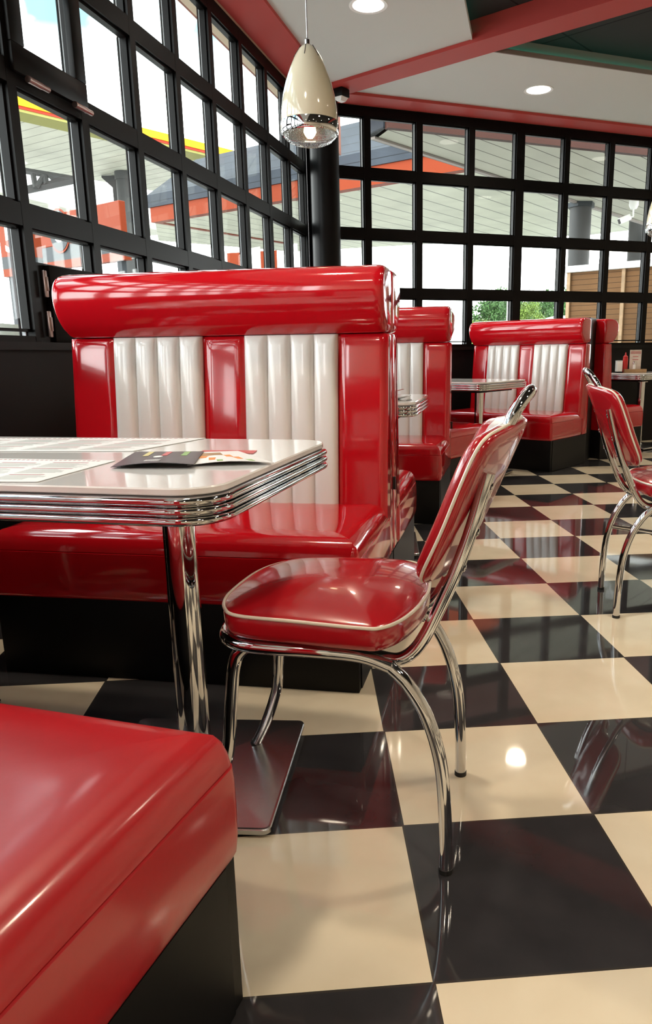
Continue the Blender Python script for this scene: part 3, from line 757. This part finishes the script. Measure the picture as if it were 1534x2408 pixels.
def downlight(p, label, vis=True):
    t = thing('downlight', label, 'downlight', p, 0, 'round recessed ceiling downlights')
    bm = B(); lathe(bm, [(.088*1.12, -.001), (.118*1.02, -.004), (.122, -.001), (.122, 0)], 40, cap0=False, cap1=False); obj('rim', bm, WHITEP, t)
    bm = B(); lathe(bm, [(.099, -.0005), (.097, -.002), (0, -.003)], 40, cap0=False, cap1=False); obj('diffuser', bm, BULB, t)
    l = bpy.data.lights.new('downlight_beam', 'SPOT'); l.energy = 64; l.color = (1, .84, .63); l.spot_size = D(140); l.spot_blend = .8; l.shadow_soft_size = .09
    lo = bpy.data.objects.new('downlight_beam', l); COL.objects.link(lo); lo.parent = t; lo.location = (0, 0, -.02)
    return t
d1 = ws(.2085, 3.575); d2 = ws(1.516, 4.842)
downlight(Vector((d1.x, d1.y, Z_WHITE)), 'round white downlight at the top edge of the picture')
downlight(Vector((d2.x, d2.y, Z_WHITE)), 'round white downlight in the white ceiling above the right windows')
for x, y, lab in ((-.55, 1.1, 'downlight above the foreground table, out of view'), (-1.15, -1.2, 'downlight over the bench behind the camera'), (3.7, 6.3, 'downlight further along the right windows')):
    downlight(Vector((x, y, Z_WHITE)), lab)
for x, y in ((1.3, .9), (.9, -1.4), (2.9, 2.2), (3.2, -.6), (4.6, 3.6), (2.4, -3.0), (-.3, -3.2)):
    downlight(Vector((x, y, Z_DARK)), 'downlight in the dark middle ceiling, out of view')
# small device under the beam by the column
sp2 = atd(790, 222, 6.2)
bm = B(); box(bm, -.06, .06, -.05, .05, -.03, .03, .004, 2); dv = obj('sensor_box', bm, BLK, loc=Vector((sp2.x+.03, sp2.y-.1, Z_SOF-.035))); dv.rotation_euler = (0, 0, D(-40)); tag(dv, 'small black box fixed under the red beam beside the column', 'sensor')
bm = B(); ringmesh(bm, [[Vector((-.04, -.045, -.031)), Vector((.05, -.045, -.031)), Vector((.05, .045, -.031)), Vector((-.04, .045, -.031))], [Vector((-.01, -.03, -.06)), Vector((.03, -.03, -.06)), Vector((.03, .03, -.06)), Vector((-.01, .03, -.06))]]); obj('white_cover', bm, WHITEP, dv, smooth=False)
# ------------------------------------------------------------------ outside
G = -.12
bm = B(); box(bm, -70, 90, -30, 120, G-.2, G-.02); struct('ground', bm, PAVE)
def fac(bm, a, b_, z0, z1, t, n, mat=0):
    prism(bm, [a, b_, b_+n*t, a+n*t], z0, z1, mat)
def flat(v): return Vector((v.x, v.y, 0))
# canopy with yellow and red fascia
KA = 1.64
zA = CP.z+(5-CP.z)*KA
A0, A1 = flat(atz(-330, 173, zA)), flat(atz(760, 431, zA)); B0, B1 = flat(atz(-330, 324, zA)), flat(atz(760, 521, zA))
an = (A1-A0).normalized(); nn = Vector((an.y, -an.x, 0)); nn = nn if nn.dot(CP-A0) > 0 else -nn
ca = thing('forecourt_canopy', 'station canopy with a yellow and red fascia, out through the left windows', 'canopy', (A0+A1)/2)
def sub(bm, o):
    inv = o.matrix_basis.inverted() if o.rotation_euler.z == 0 else Matrix.Identity(4)
    for v in bm.verts: v.co -= o.location
bm = B(); prism(bm, [A0, A1, B1, B0], zA, zA+.25); sub(bm, ca)
so_ = obj('soffit', bm, SOFA, ca, smooth=False)
for nm, z0, z1, t, m in (('edge_strip', zA-.02, zA+.05, .05, OLIVE), ('red_band', zA+.05, zA+.12, .08, REDF), ('yellow_band', zA+.12, zA+.34, .12, YEL)):
    bm = B(); fac(bm, A0, A1, z0, z1, t, nn); sub(bm, ca); obj(nm, bm, m, ca, smooth=False)
bm = B(); fac(bm, A0-nn*.0, A1-nn*.0, zA-.012, zA, .8, -nn); sub(bm, ca); obj('soffit_border', bm, OLIVE, ca, smooth=False)
# canopy columns
def colm(px_, ytop, z, rpx, label, g=None):
    p = atz(px_, ytop, z); dep = fw.dot(p-CP); r = rpx*dep/F
    t = thing('canopy_column', label, 'column', (p.x, p.y, G), 0, g)
    bm = B(); lathe(bm, [(r, -.02), (r, z-G)], 32); obj('shaft', bm, MGREY, t)
    bm = B(); lathe(bm, [(r*1.15, z-G-.28), (r*1.15, z-G-.01)], 32); obj('collar', bm, MGREY, t)
    bm = B(); lathe(bm, [(r*1.04, 1.1), (r*1.04, 2.9)], 32); obj('painted_band', bm, DGREY, t)
    return t, p, r
ct, cp_, cr2 = colm(289, 404, zA, 17, 'thick grey round column under the yellow-edged canopy')
q = atz(268, 412, zA)
bm = B(); box(bm, -.07, .07, -.07, .07, -.02, zA-G-.02); prism(bm, [(-.45, -.03), (.07, -.03), (.07, .03), (-.45, .03)], zA-G-.09, zA-G-.02)
ringmesh(bm, [[Vector((-.45, y, zA-G-.09)), Vector((.0, y, zA-G-.09)), Vector((.0, y, zA-G-.5))] for y in (-.03, .03)])
tag(obj('support_post', bm, MGREY, loc=(q.x, q.y, G)), 'slim grey post with a bracket left of the thick round column', 'post')
# truss behind the yellow canopy
t0, t1_ = atd(60, 447, 15.6*KA), atd(200, 417, 15.2*KA)
tt = thing('roof_truss', 'grey lattice truss under the far edge of the yellow-edged canopy', 'truss', t0)
bm = B(); tube(bm, [Vector((0, 0, 0)), t1_-t0], .13, 6); obj('chord', bm, MGREY, tt)
t2_, t3_ = atd(60, 402, 15.6*KA), atd(190, 424, 15.2*KA)
bm = B(); tube(bm, [t2_-t0, t3_-t0], .11, 6); obj('chord', bm, MGREY, tt)
for (xa, ya), (xb, yb) in (((78, 410), (84, 442)), ((104, 412), (86, 440)), ((106, 412), (110, 434)), ((116, 410), (132, 428)), ((140, 414), (134, 428)), ((150, 418), (142, 426))):
    bm = B(); tube(bm, [atd(xa, ya, 15.4*KA)-t0, atd(xb, yb, 15.4*KA)-t0], .09, 6); obj('web_bar', bm, MGREY, tt)
# white corrugated building far left with a pale underside
zW = CP.z+(4.6-CP.z)*KA
W0, W1 = flat(atz(-60, 432, zW)), flat(atz(420, 549, zW)); wd = (W1-W0).normalized(); wn_ = Vector((-wd.y, wd.x, 0)); wn_ = wn_ if wn_.dot(CP-W0) < 0 else -wn_
wb = thing('white_canopy', 'white corrugated canopy front far beyond the yellow-edged canopy', 'canopy', W0, math.atan2(wd.y, wd.x))
Lw = (W1-W0).length
bm = B(); box(bm, 0, Lw, 0, .3, zW, zW+4.2); obj('corrugated_front', bm, CORR, wb, smooth=False)
bm = B(); box(bm, 0, Lw, .3, 7, zW, zW+.2); obj('underside', bm, SOFA, wb, smooth=False)
# fuel pump header sign, orange and grey
s0, s1 = atd(60, 590, 13.9), atd(286, 550, 12.2); s0.z = s1.z = 0
sd = (s1-s0).normalized(); sl = (s1-s0).length; sa = math.atan2(sd.y, sd.x)
z_at = lambda y, dep: CP.z+(843-y)/F*dep
sg = thing('fuel_pump_sign', 'orange and grey fuel sign with a white drop in a grey disc', 'sign', s0, sa)
zt, zg, zo, zb = z_at(484, 12.2), z_at(560, 12.2), z_at(597, 12.2), z_at(616, 12.2)
bm = B(); box(bm, 0, sl, 0, .12, zg, zt, .01, 1); obj('orange_panel', bm, ORANGE, sg, smooth=False)
bm = B(); box(bm, 0, sl-.02, .01, .12, zo, zg); obj('grey_panel', bm, DGREY, sg, smooth=False)
bm = B(); box(bm, 0, sl+.05, -.01, .12, zb, zo); obj('orange_panel', bm, ORANGE, sg, smooth=False)
dxc = sl*.40; dzc = (zt+zg)/2-.03; rd = .29
bm = B(); ringmesh(bm, [[Vector((dxc+(rd+.03)*math.cos(a*PI/16), y, dzc+(rd+.03)*1.15*math.sin(a*PI/16))) for a in range(32)] for y in (-.012, .0)]); obj('disc_rim', bm, ORANGE, sg, smooth=False)
bm = B(); ringmesh(bm, [[Vector((dxc+rd*math.cos(a*PI/16), y, dzc+rd*1.15*math.sin(a*PI/16))) for a in range(32)] for y in (-.02, -.012)]); di = obj('grey_disc', bm, DGREY, sg, smooth=False)
dr = []
for a in range(32):
    th = a*PI/16; x = math.cos(th); z = math.sin(th)
    if z > 0: x *= (1-z)**.6 if z < 1 else 0; z *= 1.9
    dr.append((dxc+x*.14, dzc-.06+z*.13))
bm = B(); ringmesh(bm, [[Vector((x, y, z)) for x, z in dr] for y in (-.03, -.02)]); obj('white_drop', bm, WHITEP, di, smooth=False)
for k_ in (0, 1):
    bm = B(); c_ = sl-.33+.19*k_; ringmesh(bm, [[Vector((c_+.075*math.cos(a*PI/10), y, (zo+zg)/2+.09*math.sin(a*PI/10))) for a in range(20)] for y in (-.015, .012)]); obj('orange_dot', bm, ORANGE, sg, smooth=False)
for x_ in (.25, sl-.15):
    bm = B(); box(bm, x_-.06, x_+.06, .02, .11, G-.02, zb); obj('post', bm, DGREY, sg, smooth=False)
# pump number sign
n0 = atd(2, 590, 11.2); n1 = atd(43, 585, 11.0); n0.z = n1.z = 0
nd = (n1-n0).normalized(); nl = (n1-n0).length
ns = thing('pump_number_sign', 'orange sign with a white number 5 at the far left window', 'sign', n0, math.atan2(nd.y, nd.x))
zz_ = [z_at(y, 11.2) for y in (652, 635, 608, 536, 505)]
for i, (m, nm) in enumerate(((ORANGE, 'orange_panel'), (DGREY, 'grey_panel'), (ORANGE, 'orange_panel'), (DGREY, 'grey_panel'))):
    bm = B(); box(bm, 0, nl, 0, .4, zz_[i], zz_[i+1]); obj(nm, bm, m, ns, smooth=False)
bm = B(); box(bm, .04, .26, .05, .35, G-.02, zz_[0]); obj('post', bm, DGREY, ns, smooth=False)
cu = bpy.data.curves.new('number', 'FONT'); cu.body = '5'; cu.size = .50; cu.extrude = .006; cu.align_x = 'CENTER'; cu.offset = .012; cu.materials.append(WHITEP)
tmp = bpy.data.objects.new('number_curve', cu); COL.objects.link(tmp); bpy.context.view_layer.update()
me_ = bpy.data.meshes.new_from_object(tmp.evaluated_get(bpy.context.evaluated_depsgraph_get())); bpy.data.objects.remove(tmp); bpy.data.curves.remove(cu)
no = bpy.data.objects.new('number', me_); COL.objects.link(no); no.parent = ns; no.location = (nl*.62, -.012, z_at(597, 11.2)); no.rotation_euler = (PI/2, 0, 0)
# canopy with slate mansard and orange fascia
zB = 4.2
N0, N1 = flat(atz(365, 523, zB)), flat(atz(1420, 344, zB))
fB = [N0, N1, flat(atz(1800, 505, zB)), flat(atz(1394, 552, zB)), flat(atz(690, 592, zB)), flat(atz(373, 566, zB))]
bdv = (N1-N0).normalized(); bnn = Vector((bdv.y, -bdv.x, 0)); bnn = bnn if bnn.dot(CP-N0) > 0 else -bnn
cb_ = thing('slate_canopy', 'canopy with slate mansard roof and orange fascia beyond both windows', 'canopy', N0, math.atan2(bdv.y, bdv.x))
Lb = (N1-N0).length
iv = (Matrix.Translation(N0) @ Matrix.Rotation(math.atan2(bdv.y, bdv.x), 4, 'Z')).inverted()
bm = B(); prism(bm, [iv @ p for p in fB], zB, zB+.15); obj('soffit', bm, SOFF, cb_, smooth=False)
fh = 30*fw.dot(N0-CP+Vector((0, 0, zB)))/F
bm = B(); box(bm, 0, Lb, -.12, .1, zB-.02, zB+fh); box(bm, 0, .15, .1, 5, zB-.02, zB+fh); obj('orange_fascia', bm, ORANGE, cb_, smooth=False)
bm = B(); box(bm, -.05, Lb, -.16, .1, zB+fh, zB+fh+.28); box(bm, -.05, .15, .1, 5, zB+fh, zB+fh+.28); obj('slate_drip_edge', bm, SLAT, cb_, smooth=False)
bm = B(); zt_ = zB+fh+.28; ringmesh(bm, [[Vector((-.05, -.16, zt_)), Vector((Lb, -.16, zt_)), Vector((Lb, 5, zt_)), Vector((-.05, 5, zt_))], [Vector((.75, .75, zt_+.85)), Vector((Lb, .75, zt_+.85)), Vector((Lb, 4.2, zt_+.85)), Vector((.75, 4.2, zt_+.85))]]); obj('slate_roof', bm, SLAT, cb_, smooth=False)
for px_, y_ in ((508, 560), (1500, 480)):
    p = iv @ flat(atz(px_, y_, zB))
    bm = B(); lathe(bm, [(.16, G-.02), (.16, zB)], 24, (p.x, p.y, 0)); obj('column', bm, MGREY, cb_)
# white forecourt building behind with orange panels
k0, k1 = atd(500, 640, 46), atd(900, 640, 43); k0.z = k1.z = 0
kd = (k1-k0).normalized()
kb = thing('kiosk', 'low white and orange forecourt building beyond the left windows', 'building', k0, math.atan2(kd.y, kd.x))
kl = (k1-k0).length
bm = B(); box(bm, 0, kl, 0, 3, G-.02, 5.9); obj('wall', bm, WHITEP, kb, smooth=False)
for x0_, x1_ in ((.02, .08), (.10, .24), (.30, .40)):
    bm = B(); box(bm, kl*x0_, kl*x1_, -.08, .0, 1.0, z_at(598, 44)); obj('orange_panel', bm, ORANGE, kb, smooth=False)
# the diner's own porch outside the right windows
zP = 3.3
pp = [flat(atz(882, 320, zP)), flat(atz(906, 302, zP)), flat(atz(1900, 408, zP)), flat(atz(1900, 647, zP))]
po_ = thing('porch_roof', 'porch roof with pale boarded soffit just outside the right windows', 'porch', pp[1], math.atan2(RD.y, RD.x))
iv = (Matrix.Translation(pp[1]) @ Matrix.Rotation(math.atan2(RD.y, RD.x), 4, 'Z')).inverted()
lp = [iv @ p for p in pp]
bm = B(); prism(bm, lp, zP, zP+.06); obj('soffit', bm, PORS, po_, smooth=False)
bm = B(); fac(bm, lp[1], lp[2], zP-.01, zP+.6, .08, Vector((0, -1, 0))); obj('red_brown_beam', bm, BAND, po_, smooth=False)
e_ = (lp[3]-lp[0]).normalized(); en = Vector((e_.y, -e_.x, 0)); en = en if en.y < 0 else -en
bm = B(); fac(bm, lp[0], lp[3], zP-.025, zP+.06, .06, -en); obj('soffit_edge', bm, TAUPE, po_, smooth=False)
bm = B(); fac(bm, lp[0]-en*.06, lp[3]-en*.06, zP-.02, zP+.5, .02, -en); ringmesh(bm, [[lp[0]-en*.2+Vector((-.02, 0, z)), lp[1]+Vector((-.02, 0, z)), lp[1]+Vector((.05, .02, z)), lp[0]+Vector((.05, .02, z))] for z in (zP, zP+.5)]); obj('slate_cladding', bm, SLAT, po_, smooth=False)
pcp = atz(1367, 478, zP); dep = fw.dot(pcp-CP)
pct = thing('porch_column', 'thick dark round column holding up the porch outside the right windows', 'column', (pcp.x, pcp.y, G))
bm = B(); lathe(bm, [(25*dep/F, -.02), (25*dep/F, zP-G)], 32); obj('shaft', bm, MGREY, pct)
bm = B(); lathe(bm, [(33*dep/F, zP-G-.07), (33*dep/F, zP-G)], 6); obj('cap', bm, DGREY, pct)
e0, e1 = LW+LD*-3-LN*.61, LW+LD*7.5-LN*.61
bm = B(); prism(bm, [e0, e1, e1-LN*.08, e0-LN*.08], 3.5, 4.3)
tag(obj('eave_board', bm, pmat('rust_brown_boards', (.17, .042, .016), .6, var=.2, vscale=6), smooth=False), 'rust brown eave board outside the top of the left windows', 'eave')
# security camera under the porch soffit
kz = atz(1492, 468, zP)
dk = fw.dot(kz-CP)
sc_ = thing('security_camera', 'white security camera hanging under the porch soffit', 'camera', (kz.x, kz.y, zP))
def dz(px_): return px_*dk/F
bm = B(); lathe(bm, [(dz(11), 0), (dz(11), -dz(14)), (dz(7), -dz(22))], 20); obj('mount', bm, WHITEP, sc_)
bm = B(); tube(bm, [(0, 0, -dz(20)), (0, 0, -dz(38)), (-dz(6), 0, -dz(40))], dz(2.2), 8); obj('arm', bm, WHITEP, sc_)
bm = B(); mm = Matrix.Translation(Vector((-dz(20), 0, -dz(44)))) @ Matrix.Rotation(D(-22), 4, 'Y'); box(bm, -dz(14), dz(14), -dz(6), dz(6), -dz(7), dz(7), dz(2), 2, M=mm); obj('housing', bm, WHITEP, sc_)
bm = B(); box(bm, -dz(15), -dz(13.5), -dz(5), dz(5), -dz(6), dz(5), M=mm); obj('lens_face', bm, RUB, sc_)
# wooden fence
f0, f1 = atd(1333, 640, 11.5), atd(1640, 617, 10.4)
zf = (CP.z+(829-640)/F*11.5)
f0.z = f1.z = 0; fd = (f1-f0).normalized(); fl = (f1-f0).length
ft = thing('wooden_fence', 'brown horizontal board fence with a white cap right of the porch column', 'fence', f0, math.atan2(fd.y, fd.x))
bm = B(); box(bm, 0, fl, .02, .06, G-.02, zf-.05); obj('boards', bm, FENC, ft, smooth=False)
bm = B(); box(bm, -.03, fl, -.08, .12, zf-.05, zf+.04); obj('cap_rail', bm, WHITEP, ft, smooth=False)
for k_ in range(4):
    bm = B(); x_ = .02+k_*.84; box(bm, x_, x_+.05, -.02, .02, G-.02, zf-.05); obj('batten', bm, WOODL, ft, smooth=False)
# trees far away
def tree(p, h, r, mat, label, n=30):
    t = thing('tree', label, 'tree', p, 0, 'trees beyond the forecourt')
    bm = B(); tube(bm, [(0, 0, -.05), (0, 0, h*.6)], .10, 8); obj('trunk', bm, BARK, t)
    bm = B()
    for i in range(n):
        c = Vector((random.uniform(-r, r)*.6, random.uniform(-r, r)*.6, h*(.30+.5*random.random()))); s = r*random.uniform(.30, .45)
        for k in range(170):
            d = Vector((random.gauss(0, 1), random.gauss(0, 1), random.gauss(0, 1))).normalized(); q = c+d*s*random.uniform(.6, 1.1)
            a = Vector((random.gauss(0, 1), random.gauss(0, 1), random.gauss(0, 1))).normalized()*s*.15; b_ = d.cross(a).normalized()*s*.10
            bm.faces.new([bm.verts.new(v) for v in (q-a, q+b_, q+a, q-b_)])
    obj('crown', bm, mat, t, smooth=False)
for i, (x, y, d_, h, r, m) in enumerate(((1130, 745, 27, 2.6, .6, LEAF2), (1152, 745, 50, 6.0, 1.6, LEAF), (1182, 745, 60, 6.8, 2.0, LEAF), (1165, 750, 23, 2.2, .5, LEAF2), (1241, 745, 29, 3.6, .7, LEAF2), (1276, 745, 52, 6.0, 1.6, LEAF), (1310, 745, 62, 6.9, 2.0, LEAF), (1216, 745, 42, 5.0, 1.2, LEAF))):
    p = atd(x, y, d_); p.z = G
    tree(p, h, r, m, ['pale bush at the left end of the greenery seen over the far booth', 'dark green tree in the left pane above the far booth', 'tall green tree at the right of the left green pane', 'low pale bush in front of the dark trees', 'bright green tree left of the white truck', 'dark tree behind the white truck', 'tree at the right end of the greenery, beyond the truck', 'tree hidden by the mullion between the two green panes'][i])
for i, (x, d_) in enumerate(((5, 30), (-40, 34))):
    p = atd(x, 720, d_); p.z = G
    tree(p, 2.8, 1.0, LEAF, ['small tree far outside beside the number sign', 'small tree outside the far left window, mostly out of view'][i])
# white truck
p = atd(1292, 745, 33); p.z = G
tr = thing('truck', 'white truck parked among the trees beyond the right windows', 'truck', p, D(-6))
bm = B(); box(bm, -.75, -.05, -1, 1, .4, 2.45, .12, 3); obj('cab', bm, WHITEP, tr)
bm = B(); box(bm, .05, 4, -1.1, 1.1, .8, 2.6, .03, 1); obj('cargo_box', bm, WHITEP, tr)
bm = B(); box(bm, -.765, -.74, -.8, .8, 1.5, 2.2); box(bm, -.6, -.2, -1.015, -.99, 1.5, 2.1); obj('cab_window', bm, DGREY, tr)
for wx in (-.4, 2.6, 3.4):
    bm = B(); lathe(bm, [(.42, -.12), (.42, .12)], 20)
    for v in bm.verts: v.co = Vector((wx+v.co.x, -1+v.co.z, .4+v.co.y))
    obj('wheel', bm, RUB, tr)
# lamp post beside the trees
p = atd(1196, 745, 36); p.z = G
bm = B(); lathe(bm, [(.10, -.02), (.08, 5)], 12); tag(obj('pale_post', bm, WHITEP, loc=p), 'thin white post in front of the trees, left green pane', 'post')
# parked car at far left, only its roof and windscreen show
p = atd(20, 770, 9.6); p.z = G
car = thing('parked_car', 'parked car whose windscreen shows at the bottom of the far left window', 'car', p, D(60))
bm = B(); ringmesh(bm, [[Vector((x, y, z)) for x, z in ((-2, .35), (2, .35), (2.05, .75), (1.1, .95), (.45, 1.45), (-1.2, 1.5), (-1.95, 1.0), (-2.05, .7))] for y in (-.85, .85)]); obj('body', bm, pmat('pale_car_paint', (.14, .15, .12), .2, coat=.6), car, smooth=False)
bm = B(); ringmesh(bm, [[Vector((x, y, z)) for x, z in ((1.06, .985), (.49, 1.44), (.46, 1.42), (1.03, .97))] for y in (-.75, .75)]); obj('windscreen', bm, pmat('car_glass', (.10, .12, .12), .05, spec=.8), car, smooth=False)
bm = B(); tube(bm, [(1.07, .1, 1.0), (.75, -.35, 1.25)], .012, 6); obj('wiper', bm, RUB, car)
for wx in (-1.3, 1.3):
    for wy in (-.8, .8):
        bm = B(); lathe(bm, [(.33, -.1), (.33, .1)], 20)
        for v in bm.verts: v.co = Vector((wx+v.co.x, wy+v.co.z, .31+v.co.y))
        obj('wheel', bm, RUB, car)
# ------------------------------------------------------------------ sky, colour management
w = bpy.data.worlds.new('sky'); sc.world = w; w.use_nodes = True; nt = w.node_tree; nt.nodes.clear(); L = nt.links
o = node(nt, 'ShaderNodeOutputWorld'); bg = node(nt, 'ShaderNodeBackground'); L.new(bg.outputs[0], o.inputs[0])
tc = node(nt, 'ShaderNodeTexCoord'); nz = node(nt, 'ShaderNodeTexNoise', Scale=3.2, Detail=6.0, Roughness=.55); L.new(tc.outputs['Generated'], nz.inputs['Vector'])
rp = node(nt, 'ShaderNodeValToRGB'); L.new(nz.outputs['Fac'], rp.inputs['Fac'])
e = rp.color_ramp.elements; e[0].position = .46; e[1].position = .60; e[0].color = (.064, .107, .124, 1); e[1].color = (1, 1, 1, 1)
sp = node(nt, 'ShaderNodeSeparateXYZ'); L.new(tc.outputs['Generated'], sp.inputs[0])
mr = node(nt, 'ShaderNodeMapRange'); L.new(sp.outputs[2], mr.inputs['Value']); mr.inputs[1].default_value = .24; mr.inputs[2].default_value = .34
mx = node(nt, 'ShaderNodeMix', data_type='RGBA'); L.new(mr.outputs[0], mx.inputs['Factor']); mx.inputs[6].default_value = (1, 1, 1, 1); L.new(rp.outputs['Color'], mx.inputs[7])
L.new(mx.outputs[2], bg.inputs['Color']); bg.inputs['Strength'].default_value = 8.0
vs_ = sc.view_settings; vs_.view_transform = 'Standard'; vs_.look = 'None'; vs_.exposure = .5; vs_.gamma = 1; vs_.use_curve_mapping = False
sc.cycles.use_denoising = True
sc.cycles.max_bounces = 10; sc.cycles.glossy_bounces = 6; sc.cycles.transparent_max_bounces = 12
sc.cycles.sample_clamp_indirect = 8
